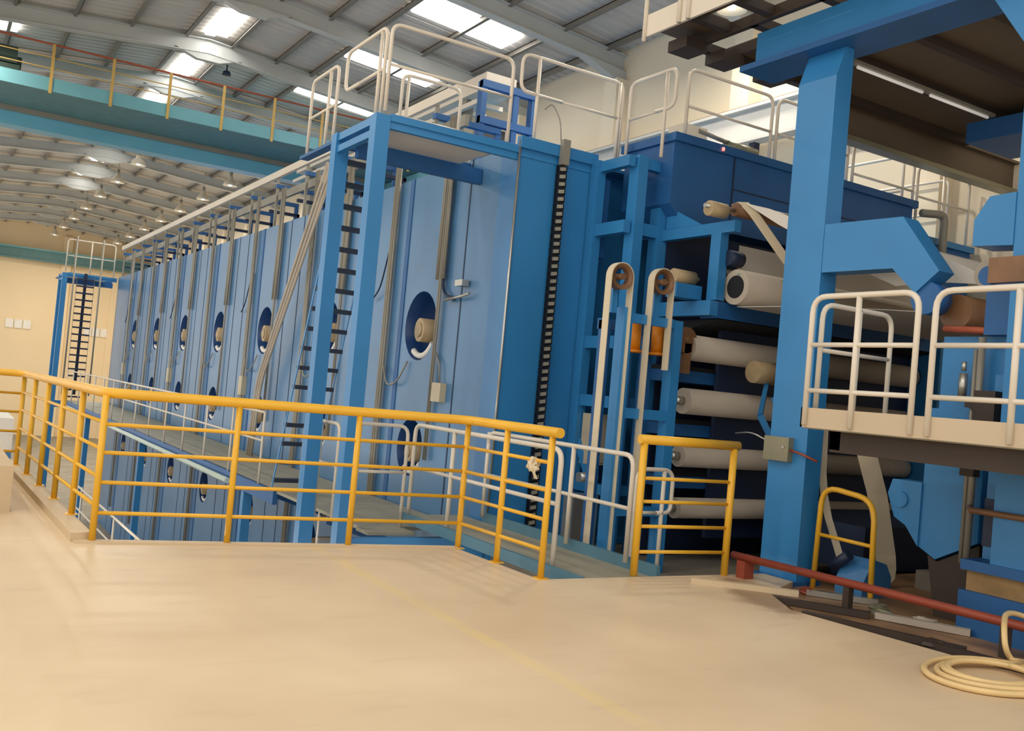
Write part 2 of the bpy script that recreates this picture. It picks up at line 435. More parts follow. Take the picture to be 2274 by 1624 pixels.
# ================================================================== CRANE
t = thing('bridge_crane', 'teal bridge crane with yellow and rust red railing spanning the hall', 'crane', (4, 28, 7.2))
MB().box(-5.6, 12.9, 27.0, 27.03, 8.12, 8.46).build('fascia', TEAL, t)
MB().box(-5.6, 12.9, 27.03, 29.5, 8.12, 8.17).build('walkway_deck', DTEAL, t)  # darker teal puts the underside's shade into the deck colour
MB().box(-5.6, 12.9, 29.5, 29.58, 7.98, 8.17).build('edge_angle', GREY, t)
MB().box(-5.6, 12.9, 29.62, 30.2, 7.62, 8.15).build('girder', TEALBLUE, t)
MB().box(12.5, 13.2, 26.6, 30.6, 7.46, 8.1).build('end_carriage', TEAL, t)
MB().tube([(-5.6, 27.03, 9.32), (12.8, 27.03, 9.32)], .028).build('handrail', RUST, t)
for z in (8.98, 8.7): MB().tube([(-5.6, 27.03, z), (12.8, 27.03, z)], .014).build('mid_rail', CYEL, t)
x = -5.5 + .35
while x < 12.8:
    MB().box(x-.035, x+.035, 26.97, 27.0, 8.06, 9.32).build('post', CYEL, t); x += 1.44
h = MB().box(.2, 1.35, 27.5, 28.6, 8.5, 8.72).box(.5, 1.28, 27.6, 28.5, 8.78, 9.2).cyl((.3, 28, 8.9), (1.4, 28, 8.9), .16).build('hoist', DGREEN, t)
tag(h, 'dark green hoist unit on the crane walkway')

# ================================================================== YELLOW RAILING
def yrail(t, a, b, nposts, z0=0.0, ztop=1.21, ends=(True, True)):
    a, b = Vector(a), Vector(b)
    for f in (.195, .40, .60, .79):
        z = z0 + (ztop-z0)*f
        MB().tube([(a.x, a.y, z), (b.x, b.y, z)], .0165).build('mid_rail', YEL, t)
    for i in range(nposts):
        if (i == 0 and not ends[0]) or (i == nposts-1 and not ends[1]): continue
        p = a.lerp(b, i/(nposts-1))
        m = MB().tube([(p.x, p.y, z0), (p.x, p.y, ztop-.02)], .0275, 10)
        m.box(p.x-.05, p.x+.05, p.y-.05, p.y+.05, z0, z0+.008)
        m.build('post', YEL, t)
t = thing('guard_railing', 'long yellow pipe railing guarding the floor opening, with five bars', 'railing', (1.28, 8.30, 0))
MB().tube([(-4, 13.22, 1.20), (1.06, 13.22, 1.20), (1.27, 8.30, 1.21), (4.41, 7.88, 1.21), (4.46, 6.42, 1.21)], .0425, 12, fillet=.16).build('handrail', YEL, t)
yrail(t, (1.27, 8.30, 0), (4.41, 7.88, 0), 4)
yrail(t, (1.06, 13.22, 0), (1.27, 8.30, 0), 6, .07, ends=(True, False))
yrail(t, (-4, 13.22, 0), (1.06, 13.22, 0), 5, ends=(True, False))
yrail(t, (4.41, 7.88, 0), (4.46, 6.53, 0), 3, ends=(False, True))
t = thing('gate_railing', 'short yellow railing panel with four thin bars beside the blue column', 'railing', (5.95, 6.48, 0))
MB().tube([(5.44, 6.53, 0), (5.44, 6.53, 1.17)], .034, 10).build('post', YEL, t)
MB().tube([(6.44, 6.44, 0), (6.44, 6.44, 1.17)], .034, 10).build('post', YEL, t)
MB().tube([(5.39, 6.535, 1.2), (6.49, 6.437, 1.2)], .043, 12).build('handrail', YEL, t)
for f in (.21, .435, .655, .86):
    MB().tube([(5.44, 6.53, f), (6.44, 6.44, f)], .0165).build('bar', YEL, t)
t = thing('hoop_barrier', 'yellow bent tube hoop barrier with one crossbar behind the red pipe', 'barrier', (7.24, 5.8, -.06))
MB().tube([(7.24, 6.09, -.06), (7.24, 6.06, .90), (7.24, 5.48, .84), (7.24, 5.45, -.06)], .026, 10, fillet=.18).build('hoop', YEL, t)
MB().tube([(7.24, 6.08, .445), (7.24, 5.46, .435)], .018).build('crossbar', YEL, t)
# rag tied on the short railing
def rag():
    m = MB(); vs = []; fs = []; n, k = 12, 10
    for i in range(n+1):
        th = math.pi*i/n
        for j in range(k):
            ph = 2*math.pi*j/k
            r = .05*(1+.45*random.uniform(-1, 1)) if 0 < i < n else .05
            vs.append((4.452+.9*r*math.sin(th)*math.cos(ph), 6.78+1.5*r*math.cos(th), .93+1.1*r*math.sin(th)*math.sin(ph)-.01))
    for i in range(n):
        for j in range(k): fs.append((i*k+j, i*k+(j+1) % k, (i+1)*k+(j+1) % k, (i+1)*k+j))
    return m.add(vs, fs, False).ribbon([(4.45, 6.75, .90), (4.44, 6.74, .85), (4.455, 6.72, .80)], (.01, .05, 0), .008)
tag(rag().build('rag', STRAP), 'crumpled cream rag tied round the yellow railing bar', 'rag')

# ================================================================== HOOD
HX, HY0, HY1, HZ = 5.85, 9.8, 38.2, 4.5
hood = thing('dryer_hood', 'very long blue machine hood with round portholes down its side', 'machine', (9, 24, -4.5))
PITCH = 3.63
PORTS = [12.10 + PITCH*k for k in range(7)]
def side_wall():
    m = MB(); r = .5; N = 28
    zc = [(-1.35, .38), (.62, .40), (2.33, .49)]
    ys = [HY0]
    for yp in PORTS: ys += [yp-.55, yp+.55]
    ys.append(HY1)
    def rect(y0, y1, z0, z1): m.add([(HX, y0, z0), (HX, y1, z0), (HX, y1, z1), (HX, y0, z1)], [(0, 1, 2, 3)])
    for i in range(0, len(ys)-1, 2): rect(ys[i], ys[i+1], -4.5, HZ)
    for yp in PORTS:
        z = -4.5
        for c, rr in zc:
            rect(yp-.55, yp+.55, z, c-.55)
            sq = []; ci = []
            for k in range(N):
                a = 2*math.pi*k/N; u, v = math.cos(a), math.sin(a)
                q = .55/max(abs(u), abs(v))
                sq.append((HX, yp+u*q, c+v*q)); ci.append((HX, yp+u*rr, c+v*rr))
            m.add(sq+ci, [(k, (k+1) % N, (k+1) % N+N, k+N) for k in range(N)])
            # corner fill
            for sy in (-1, 1):
                for sz in (-1, 1):
                    cs = [p for p in sq if (p[1]-yp)*sy > 0 and (p[2]-c)*sz > 0]
                    cs.sort(key=lambda p: math.atan2(abs(p[2]-c), abs(p[1]-yp)))
                    cc = (HX, yp+.55*sy, c+.55*sz)
                    for q in range(len(cs)-1):
                        if abs(abs(cs[q][1]-yp)-.55) < 1e-5 and abs(abs(cs[q+1][2]-c)-.55) < 1e-5 and not abs(abs(cs[q+1][1]-yp)-.55) < 1e-5:
                            m.add([cs[q], cc, cs[q+1]], [(0, 1, 2)])
            z = c+.55
        rect(yp-.55, yp+.55, z, HZ)
    return m
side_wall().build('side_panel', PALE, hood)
m = MB()
m.box(HX+.02, 12, HY0+.02, HY1, HZ-.04, HZ)            # roof
m.box(12, 12.05, HY0, HY1, -4.5, HZ)                     # far side
m.box(HX, 12, HY1-.05, HY1, -4.5, HZ)                    # rear end
m.build('shell', BLUE, hood)
box(HX+.01, 6.98, HY0, HY0+.06, -4.5, HZ).build('end_panel', BLUE, hood)
MB().box(HX-.02, 6.98, HY0-.05, HY0+.05, HZ-.04, HZ+.10).box(HX, 6.98, HY0-.015, HY0, HZ-.14, HZ-.1).build('top_beam', BLUE, hood)
box(6.9, 12, HY0+.3, HY0+.36, -.32, HZ).build('inner_panel', BLUE, hood)
MB().tube([(HX-.012, HY0-.012, -.1), (HX-.012, HY0-.012, HZ+.05)], .016).build('corner_bead', STEEL, hood)
box(HX-.006, HX, HY0, HY0+.42, -4.5, HZ).build('corner_shading_strip', MID, hood)  # mid blue strip paints the gradual shading at the corner
for k, yp in enumerate(PORTS):
    for c, rr in ((-1.35, .38), (.62, .40), (2.33, .49)):
        p = MB().lathe([(rr+.0, 0), (rr*.86, .16), (rr*.82, .42), (0, .42)], (HX, yp, c), 'x', 28).build('porthole', PORTB, hood)
        MB().cyl((HX-.03, yp-.04, c-.06), (HX+.40, yp-.06, c-.06), rr*.34, 20).cyl((HX-.05, yp-.04, c-.06), (HX-.03, yp-.04, c-.06), rr*.2, 16).build('motor', TAN, p)
        MB().tube([(HX+.05, yp+rr*.86*math.cos(a), c+rr*.86*math.sin(a)) for a in [3.75+.12*q for q in range(14)]], rr*.09, 8).build('reflection_arc', PAPERW, p)  # white arc paints the reflection low in the porthole recess
    # groove strip and door seams
    box(HX-.012, HX, yp+.60, yp+.72, -4.5, HZ).build('groove_strip', DEEP, hood)
    for dy in (-1.15, 1.75): box(HX-.006, HX, yp+dy, yp+dy+.025, -4.5, HZ).build('door_seam', NAVY, hood)
    # conduits
    for dy in (-.62, -.57):
        MB().tube([(HX-.05, yp+dy, .5), (HX-.05, yp+dy, 5.2)], .016).build('conduit', GREY, hood)
    for dy in (-.70, -.66, -.53, -.49):
        MB().tube([(HX-.06, yp+dy, 2.95), (HX-.06, yp+dy, 5.2)], .018).build('conduit', GREY, hood)
    for dy in (1.02, 1.09, 1.15):
        MB().tube([(HX-.06, yp+dy, -3.6), (HX-.06, yp+dy, 5.25)], .022).build('conduit', GREY, hood)
    MB().tube([(HX-.03, yp+.25, 1.82), (HX-.08, yp+.45, 1.5), (HX-.08, yp+.8, 1.45), (HX-.06, yp+1.0, 1.75)], .013, fillet=.15).build('cable_loop', GREY, hood)
    if k % 2 == 0:
        MB().tube([(HX-.03, yp+1.2, 3.6), (HX-.08, yp+1.35, 2.9), (HX-.05, yp+1.7, 2.75)], .012, fillet=.2).build('cable_loop', NAVY, hood)
# junction boxes, sensor, leaning conduit bundle
box(HX-.09, HX, 11.15, 11.4, 1.30, 1.55).build('junction_box', BOXM, hood)
MB().tube([(HX-.04, 11.28, 1.55), (HX-.04, 11.33, 1.8), (HX-.04, 11.46, 1.95)], .012).build('cable_loop', GREY, hood)
MB().tube([(HX-.05, 11.45, 3.1), (HX-.05, 11.4, 2.75), (HX-.05, 11.05, 2.66)], .02, fillet=.15).build('cable_loop', NAVY, hood)
MB().tube([(HX-.06, 11.3, 2.66), (HX-.1, 10.8, 2.68), (HX-.06, 10.65, 2.72)], .02).box(HX-.12, HX-.02, 10.75, 10.95, 2.82, 2.9).build('pressure_pipe', STEEL, hood)
for i, d in enumerate((0, .13, .27)):
    MB().tube([(5.6, 15.4+d*1.6, 5.2), (5.62, 18.5+d, 1.3), (5.62, 18.7+d, -.2)], .03, fillet=.3).build('leaning_conduit', BEIGE, hood)
for k in range(1, 4):
    box(HX-.1, HX, 12.1+PITCH*2*k+.95, 12.1+PITCH*2*k+1.2, .95, 1.35).build('junction_box', BOXM, hood)
# roof equipment on the hood
t = thing('cable_tray', 'long pale cable tray on posts along the edge of the hood roof', 'cable tray', (5.9, 24, 4.5))
MB().box(5.83, 5.9, 11.6, 38, 5.52, 5.66).build('upper_rail', WHITE, t)
MB().box(6.0, 6.06, 11.6, 38, 5.12, 5.28).build('lower_rail', GREY, t)
y = 12.3
while y < 38:
    MB().box(5.86, 6.95, y-.05, y+.05, 5.32, 5.40).box(6.88, 6.96, y-.04, y+.04, 4.5, 5.4).build('bracket', DEEP, t)
    MB().box(5.87, 5.92, y-.025, y+.025, 4.5, 5.55).build('upright', GREY, t)
    MB().box(5.95, 6.6, y+.6, y+.68, 4.9, 4.96).box(6.55, 6.61, y+.6, y+.68, 4.5, 4.96).build('strut', NAVY, t)
    y += 1.815
t = thing('roof_duct', 'pale grey duct with slatted underside above the hood roof', 'duct', (8.0, 17, 6.4))
MB().box(7.68, 8.28, 14.2, 24.0, 6.66, 6.94).build('casing', WHITE, t)
for k in range(16): MB().box(7.68, 8.28, 14.6+k*.6, 14.68+k*.6, 6.46, 6.54).build('slat', WHITE, t)
MB().box(7.60, 7.68, 14.2, 24.0, 6.40, 6.48).build('side_rail', WHITE, t)
for y in (15, 19, 23): MB().box(7.75, 7.9, y, y+.15, 4.5, 6.66).build('leg', GREY, t)
t = thing('roof_portal', 'blue steel portal frame in front of the duct on the hood roof', 'frame', (7.9, 13.8, 4.5))
for x in (7.40, 8.02, 8.38):
    MB().box(x-.05, x+.05, 13.7, 13.85, 4.5, 6.6).build('post', DEEP, t)
for z in (6.55, 5.95, 5.62): MB().box(7.35, 8.44, 13.68, 13.80, z-.06, z+.06).build('crossbeam', DEEP, t)
box(7.45, 7.97, 13.9, 14.1, 5.2, 5.9).build('grey_panel', GREY, t)

# ================================================================== WHITE RAIL HELPER
def loop_rail(label, a, b, zfeet, ztop, zmid, posts=(), group='white railings on the hood roof', lowloop=False, r=.022, m=None, feet=(True, True), zmid2=None, name='white_railing'):
    m = m or WHITE
    a, b = Vector((a[0], a[1], 0)), Vector((b[0], b[1], 0))
    c = (a+b)/2
    t = thing(name, label, 'railing', (c.x, c.y, zfeet), group)
    za = zfeet if feet[0] else zmid; zb = zfeet if feet[1] else zmid
    pts = [(a.x, a.y, za), (a.x, a.y, ztop), (b.x, b.y, ztop), (b.x, b.y, zb)]
    if not feet[0]: pts = [(a.x*.6+b.x*.4, a.y*.6+b.y*.4, zmid)] + pts
    if not feet[1]: pts = pts + [(a.x*.4+b.x*.6, a.y*.4+b.y*.6, zmid)]
    MB().tube(pts, r, 10, fillet=.13).build('handrail', m, t)
    MB().tube([(a.x, a.y, zmid) if feet[0] else (a.x*.6+b.x*.4, a.y*.6+b.y*.4, zmid), (b.x, b.y, zmid) if feet[1] else (a.x*.4+b.x*.6, a.y*.4+b.y*.6, zmid)], r*.85, 8).build('mid_rail', m, t)
    if zmid2: MB().tube([(a.x, a.y, zmid2), (b.x, b.y, zmid2)], r*.85, 8).build('mid_rail', m, t)
    for f in posts:
        p = a.lerp(b, f)
        MB().tube([(p.x, p.y, zfeet), (p.x, p.y, ztop)], r, 10).build('post', m, t)
    return t

loop_rail('white railing over the front edge of the ladder tower platform', (4.08, 9.84), (5.68, 9.84), 4.5, 5.5, 5.04)
loop_rail('white railing over the left side of the ladder tower platform', (4.06, 9.92), (4.06, 11.1), 4.48, 5.48, 5.0, posts=(.12,), feet=(True, False))
loop_rail('short white railing behind the tower platform, in front of the blue portal', (4.85, 11.2), (5.7, 11.2), 4.5, 5.45, 4.9, posts=(.1,))
loop_rail('white railing flanking the top of the tower ladder', (4.05, 11.35), (4.05, 12.3), 4.40, 5.4, 4.9, posts=(.3,))
loop_rail('white railing on the hood front just right of the cable chain', (5.80, 9.84), (7.34, 9.84), 4.55, 5.62, 5.16, posts=(.16, .97), feet=(False, True))
loop_rail('white railing returning forward along the side of the roof corner frame', (7.3, 9.62), (7.3, 8.74), 4.5, 5.56, 5.09, posts=(.8,), feet=(True, False))
loop_rail('white railing on the dark blue box, first section left of the big column', (7.56, 8.82), (9.0, 8.82), 4.72, 5.63, 5.17)
loop_rail('white railing on the dark blue box, section half hidden by the big column', (9.1, 8.82), (10.5, 8.82), 4.72, 5.63, 5.17)
loop_rail('white railing on the dark blue box, section right of the big column', (10.62, 8.82), (11.95, 8.82), 4.72, 5.4, 4.95)
loop_rail('white railing running back from the right end of the dark blue box', (11.95, 9.0), (11.95, 10.9), 4.5, 5.5, 4.98)
loop_rail('white railing on the low blue step at the far right of the hood', (12.05, 8.82), (13.3, 8.82), 4.35, 5.36, 4.9, posts=(.5,))
loop_rail('white railing running back beside the right wall', (13.05, 9.0), (13.05, 10.6), 4.35, 5.36, 4.85)

# ================================================================== LADDER TOWER
def tower(x0, y0, y1, label, plat=True, back=6):
    t = thing('ladder_tower', label, 'tower', (x0, y0, -4.5), 'ladder towers')
    for y in (y0, y1):
        MB().box(x0, x0+.17, y, y+.17, -4.5, 4.46).build('post', BLUE, t)
    MB().box(x0+.172, 5.84, y0-.006, y0+.05, 4.40, 4.48).box(x0+.172, 5.84, y0+.02, y0+.08, 4.32, 4.40).build('front_beam', BLUE, t)
    MB().box(x0+.02, x0+.12, y0+.172, y1-.002, 4.36, 4.45).box(x0+.02, x0+.09, y0+.172, y1-.002, 4.22, 4.30).build('side_beam', BLUE, t)
    MB().box(x0+.17, 5.84, y0+.88, y0+.98, 4.14, 4.33).build('rear_beam', DEEP, t)
    box(x0+.17, 5.5, y0+.08, y0+.88, 4.335, 4.36).build('platform', WHITE, t)
    box(x0+.02, x0+.14, y1+.17, y1+1.4, 4.36, 4.40).build('landing', DEEP, t)
    MB().box(x0+.17, 5.84, y1+.02, y1+.12, 4.3, 4.46).build('rear_beam', DEEP, t)
    MB().box(4.0, 5.84, y0+.02, y0+.12, -.5, -.25).build('lower_beam', BLUE, t)
    return t
tower(3.97, 9.8, 11.0, 'blue ladder tower with two tall posts at the near corner of the hood')
def ladder(xl, xr, pa, pb, label, nr, r=.014, m=RUNG, ms=BLUE):
    t = thing('ladder', label, 'ladder', ((xl+xr)/2, pb[0], pb[1]))
    for x in (xl, xr): MB().bar((x, pa[0], pa[1]), (x, pb[0], pb[1]), .012, .04, (0, 1, 0)).build('stringer', ms, t)
    for i in range(nr):
        f = (i+.5)/nr; y = pa[0]+(pb[0]-pa[0])*f; z = pa[1]+(pb[1]-pa[1])*f
        MB().box(xl, xr, y-.06, y+.06, z-.028, z+.028).build('rung', m, t)
    return t
ladder(4.3, 4.86, (11.55, 4.4), (13.2, -.15), 'steep dark runged ladder inside the near blue tower', 17)
ladder(4.55, 5.0, (11.9, -.2), (11.9, -4.5), 'grey ladder going down into the pit below the near tower', 15, m=GREY, ms=WHITE)
tf = tower(3.97, 38.5, 39.6, 'distant blue ladder tower at the far end of the hood')
t = ladder(4.45, 5.05, (38.4, 4.4), (38.3, -.2), 'distant caged ladder against the far blue tower', 18, m=NAVY, ms=GREY)
for x in (4.3, 5.2):
    MB().tube([(x, 38.05, 0), (x, 38.05, 5.8)], .03).build('cage_upright', GREY, t)
MB().box(4.7, 4.8, 38.42, 38.48, 0, 4.5).build('spine', NAVY, t)
loop_rail('white railing on top of the distant ladder tower', (4.05, 38.5), (5.7, 38.5), 4.5, 5.7, 5.1, posts=(.5,))

# ================================================================== WALKWAYS
t = thing('walkway', 'long grey walkway with blue edge beam along the side of the hood', 'walkway', (5.1, 24, -.4))
box(4.45, 5.82, 10.3, 38, -.24, -.2).build('deck', DECK, t)
box(4.40, 4.47, 13.4, 38, -.40, -.2).build('edge_beam', DEEP, t)
MB().tube([(4.345, 15.6, -.33), (4.345, 38, -.36)], .05).build('edge_pipe', MINT, t)
for y in (14.9, 23.5, 32.4): box(4.42, 4.56, y, y+.14, -4.5, -.4).build('leg', BLUE, t)
y = 11.5
while y < 38:
    MB().bar((4.5, y, -.3), (5.84, y, -.75), .08, .12).build('bracket', DEEP, t); y += PITCH
t = thing('walkway', 'short grey walkway leading from the floor edge to the hood corner', 'walkway', (5.4, 8.4, -.2))
box(4.98, 5.78, 6.62, 10.3, -.1, -.05).build('deck', DECK, t)
box(4.40, 4.98, 9.95, 10.3, -.24, -.2).build('landing', DECK, t)
box(4.94, 4.98, 6.62, 10.3, -.13, -.02).build('toe_board', TOE, t)
box(5.78, 5.82, 6.62, 9.78, -.2, .06).build('toe_board', TOE, t)
box(4.98, 5.78, 6.58, 6.62, -.16, -.06).build('end_plate', OLIVE, t)
for x in (5.0, 5.72): box(x, x+.06, 6.7, 6.78, -.32, -.1).build('foot', TOE, t)
loop_rail('white railing on the near side of the short walkway', (5.0, 10.2), (5.0, 7.15), -.05, 1.03, .53, posts=(.32,), group='white walkway railings', r=.025)
loop_rail('white railing on the hood side of the short walkway', (5.72, 9.7), (5.72, 7.0), .02, 1.02, .52, posts=(.0, .64), group='white walkway railings', r=.024)
loop_rail('white railing across the landing at the foot of the near tower', (4.25, 10.25), (4.93, 10.25), -.2, 1.0, .45, posts=(.1,), group='white walkway railings')
loop_rail('small white railing between the two near tower posts', (4.25, 10.7), (4.25, 11.9), -.2, .95, .45, posts=(.5,), group='white walkway railings')
t = thing('white_railing', 'long white railing along the outer edge of the long walkway', 'railing', (4.42, 25, -.2), 'white walkway railings')
MB().tube([(4.42, 14.2, .88), (4.42, 38, .88)], .022).build('handrail', WHITE, t)
MB().tube([(4.42, 14.2, .45), (4.42, 38, .45)], .018).build('mid_rail', WHITE, t)
y = 14.2
while y < 38.1:
    MB().tube([(4.42, y, -.2), (4.42, y, .88)], .02).build('post', WHITE, t); y += 1.7
t = thing('white_railing', 'white pit railing glimpsed below floor level behind the left corner of the yellow bars', 'railing', (3.0, 17, -4.5), 'white walkway railings')
MB().tube([(3.0, 22, -1.3), (3.0, 12.6, -1.2)], .022).build('handrail', WHITE, t)
MB().tube([(3.0, 22, -1.75), (3.0, 12.6, -1.65)], .018).build('mid_rail', WHITE, t)
for y in (21.5, 19.5, 17.5, 15.5, 13.5): MB().tube([(3.0, y, -4.5), (3.0, y, -1.25)], .02).build('post', WHITE, t)

# ================================================================== CABLE CHAIN
t = thing('cable_chain', 'black cable drag chain hanging down the blue hood end panel', 'cable chain', (6.41, 9.72, -.3))
link = None
for i in range(50):
    z = 4.30 - i*.0925
    if link is None:
        link = MB().box(6.37, 6.375, 9.69, 9.77, z-.04, z+.04).box(6.475, 6.48, 9.69, 9.77, z-.04, z+.04).box(6.37, 6.48, 9.72, 9.76, z-.045, z+.045).build('link', CHAIN, t)
        pl = MB().prism([(6.372, z-.03), (6.372, z+.014), (6.47, z+.03), (6.47, z-.014)], 'y', 9.70, 9.722).build('link_plate', LINKM, link)
        l0 = link.location.copy()
    else:
        c = copy_tree(link, t); c.location = l0 - Vector((0, 0, i*.0925))
MB().box(6.38, 6.48, 9.66, 9.74, 4.35, 4.66).build('end_bracket', GREY, t)
tag(MB().tube([(6.43, 9.8, 4.62), (6.42, 9.85, 4.95), (6.28, 9.85, 5.12), (6.18, 9.85, 5.02)], .008, 6, fillet=.1).build('loose_cable', GREY), 'thin loose cable curling above the top of the drag chain', 'cable')

# ================================================================== CORNER FRAME OF THE HOOD
t = thing('support_frame', 'open blue steel frame standing at the right end of the hood', 'frame', (7.2, 9.3, -.32))
for (x, y, wx, wy) in ((6.9, 9.62, .12, .16), (7.05, 9.0, .14, .18), (7.43, 9.0, .14, .18)):
    MB().box(x, x+wx, y, y+wy, -.32, 4.5).build('post', BLUE, t)
for z, h in ((4.42, .13), (3.62, .15), (2.22, .15), (1.50, .14), (.45, .12)):
    MB().box(6.93, 7.03, 9.05, 9.75, z-h/2, z+h/2).build('side_beam', BLUE, t)
    MB().box(7.1, 7.5, 9.03, 9.13, z-h/2, z+h/2).build('cross_beam', BLUE, t)
MB().bar((6.98, 9.65, 1.0), (7.12, 9.05, -.25), .06, .1).build('brace', BLUE, t)
box(7.08, 7.16, 9.7, 9.9, 3.3, 4.3).build('inner_plate', DEEP, t)
t = thing('control_cabinet', 'beige control cabinet fixed in the blue frame behind the tall straps', 'cabinet', (7.15, 9.5, .7))
box(6.98, 7.28, 9.36, 9.60, .72, 1.34).build('body', BOXM, t)
dr = box(7.0, 7.26, 9.35, 9.36, .75, 1.31).build('door', BOXM, t)
box(7.02, 7.035, 9.33, 9.35, 1.0, 1.1).build('handle', STEEL, dr)
tag(MB().cyl((6.7, 9.2, .58), (6.95, 9.2, .58), .06).cyl((6.9, 9.2, .62), (6.9, 9.2, .36), .05).box(6.62, 6.98, 9.15, 9.35, -.32, .38).build('valve', STEEL), 'grey steel valve on a stand behind the white walkway railing', 'valve')

t = thing('hood_inlet_box', 'dark blue inlet box with capped roof at the right end of the hood', 'machine cover', (9.6, 9.2, 3.5))
MB().prism([(7.4, 4.7), (11.95, 4.7), (11.95, 3.75), (8.2, 3.75), (7.72, 3.62), (7.4, 3.95)], 'y', 8.8, 9.75).build('casing', DEEP, t)
MB().box(7.36, 12.0, 8.74, 9.8, 4.70, 4.80).build('roof_cap', DEEP, t)
for z in (4.3, 4.0): MB().box(8.4, 11.9, 8.79, 8.8, z-.008, z+.008).build('seam', NAVY, t)
box(8.38, 8.40, 8.79, 8.8, 3.75, 4.7).build('seam', NAVY, t)
t = thing('inlet_step', 'lower blue step beyond the right end of the dark inlet box', 'machine cover', (12.6, 9.2, 3.5))
box(12.02, 13.4, 8.8, 9.75, 3.4, 4.25).build('casing', DEEP, t)
box(12.0, 13.42, 8.74, 9.8, 4.25, 4.34).build('roof_cap', BLUE, t)
tag(MB().tube([(11.98, 8.66, 4.62), (12.42, 8.6, 4.66), (12.42, 8.6, 3.5)], .06, 10, fillet=.12).build('bent_pipe', GREY), 'grey bent pipe hooking down over the blue step', 'pipe')
tag(MB().tube([(8.12, 8.727, 4.72), (8.12, 8.727, 4.76)], .018).build('pilot_lamp', REDL), 'tiny red pilot lamp on the roof edge of the dark blue box', 'lamp')
tag(MB().box(7.95, 8.35, 9.3, 9.6, 4.8, 5.15).build('roof_cabinet', CREAM), 'cream box on the roof of the dark blue inlet box', 'box')
t = thing('roof_motor', 'small dark motor with pipe on the roof of the dark blue box', 'motor', (8.9, 9.3, 4.8))
MB().cyl((8.7, 9.3, 4.98), (9.2, 9.3, 4.98), .1).box(8.8, 9.1, 9.2, 9.4, 4.8, 4.9).build('body', OLIVE, t)
MB().tube([(8.2, 9.3, 5.1), (8.75, 9.3, 5.05)], .03).build('pipe', GREY, t)
MB().box(9.15, 9.25, 9.25, 9.35, 4.8, 5.15).build('stand', NAVY, t)

# ================================================================== ROLLS
rc = thing('roll_rack', 'dark blue backing rack with shelves between the stacked rolls', 'frame', (9.5, 9.0, -.32))
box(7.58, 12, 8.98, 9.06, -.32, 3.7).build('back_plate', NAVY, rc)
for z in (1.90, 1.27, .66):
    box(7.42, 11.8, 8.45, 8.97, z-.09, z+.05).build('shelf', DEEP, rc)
    box(7.42, 11.8, 8.44, 8.97, z+.052, z+.10).build('gap_shade_strip', BLACK, rc)  # black strip paints the dark of the gap above each shelf
for x in (11.55,): box(x, x+.15, 7.9, 8.97, -.32, 3.4).build('end_post', BLUE, rc)
for k, (z, r) in enumerate(((2.21, .15), (1.59, .15), (.955, .125), (.36, .12))):
    t = thing('felt_roll', ('topmost', 'second', 'third', 'lowest')[k] + ' of the stacked beige rolls left of the big blue column', 'roll', (9.4, 8.3, z-r), 'stacked beige rolls')
    MB().cyl((7.42, 8.3, z), (11.5, 8.3, z), r, 28).build('body', BEIGE, t)
    MB().cyl((7.3, 8.3, z), (7.42, 8.3, z), .05, 14).build('journal', STEEL, t)
    MB().cyl((11.5, 8.3, z), (11.62, 8.3, z), .05, 14).build('journal', STEEL, t)
# bracket carrying the top roll
t = thing('roll_bracket', 'blue bracket frame with gusset carrying the top roll', 'frame', (7.55, 8.3, 2.5))
MB().box(7.5, 7.6, 7.78, 9.0, 3.52, 3.65).build('upper_arm', BLUE, t)
MB().prism([(8.98, 3.95), (8.98, 3.66), (8.35, 3.66)], 'x', 7.53, 7.57).build('gusset', BLUE, t)
MB().box(7.5, 7.62, 7.98, 8.14, 2.76, 3.52).build('post', BLUE, t)
MB().box(7.44, 7.56, 8.0, 9.0, 2.58, 2.75).build('lower_arm', BLUE, t)
MB().box(7.56, 11.6, 8.0, 8.28, 2.56, 2.75).build('support_beam', DEEP, t)
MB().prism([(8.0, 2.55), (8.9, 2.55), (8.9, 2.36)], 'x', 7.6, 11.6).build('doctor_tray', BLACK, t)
MB().box(7.64, 7.86, 8.05, 8.2, 3.15, 3.45).cyl((7.6, 7.95, 3.25), (7.8, 7.95, 3.25), .09).build('bearing_housing', NAVY, t)
t = thing('web_roll', 'large beige wrapped roll at the head of the stack, behind the column', 'roll', (9.5, 7.85, 2.7))
MB().cyl((7.66, 7.85, 2.92), (11.4, 7.85, 2.92), .20, 32).build('body', BEIGE, t)
MB().cyl((7.655, 7.85, 2.92), (7.662, 7.85, 2.92), .13, 24).build('core', BLACK, t)
MB().tube([(7.62, 7.8, 3.06), (8.9, 7.62, 3.06)], .008, 6).build('green_cord', mat('green_cord', (130, 170, 150), .5), t)
t = thing('guide_roll', 'small brown guide roll with pulley at the top of the sheet run', 'roll', (9.5, 7.85, 3.68))
MB().cyl((7.55, 7.85, 3.78), (11.4, 7.85, 3.78), .075, 20).build('body', OCHRE, t)
MB().cyl((7.16, 7.85, 3.73), (7.4, 7.85, 3.73), .085, 20).build('pulley', TAN, t)
MB().cyl((7.1, 7.85, 3.75), (7.55, 7.85, 3.77), .025, 12).build('shaft', STEEL, t)
t = thing('sheet_web', 'white sheet running from the guide roll over to the right hand press', 'sheet', (9.5, 6.4, 2.6))
MB().ribbon([(9.5, 7.95, 3.80), (9.5, 7.91, 3.85), (9.5, 7.85, 3.862), (9.5, 7.78, 3.855), (9.5, 7.0, 3.62), (9.5, 6.2, 3.38), (9.5, 5.4, 3.12), (9.5, 4.85, 2.84), (9.5, 4.78, 2.72)], (3.7, 0, 0), .006).build('upper_run', WEB, t)
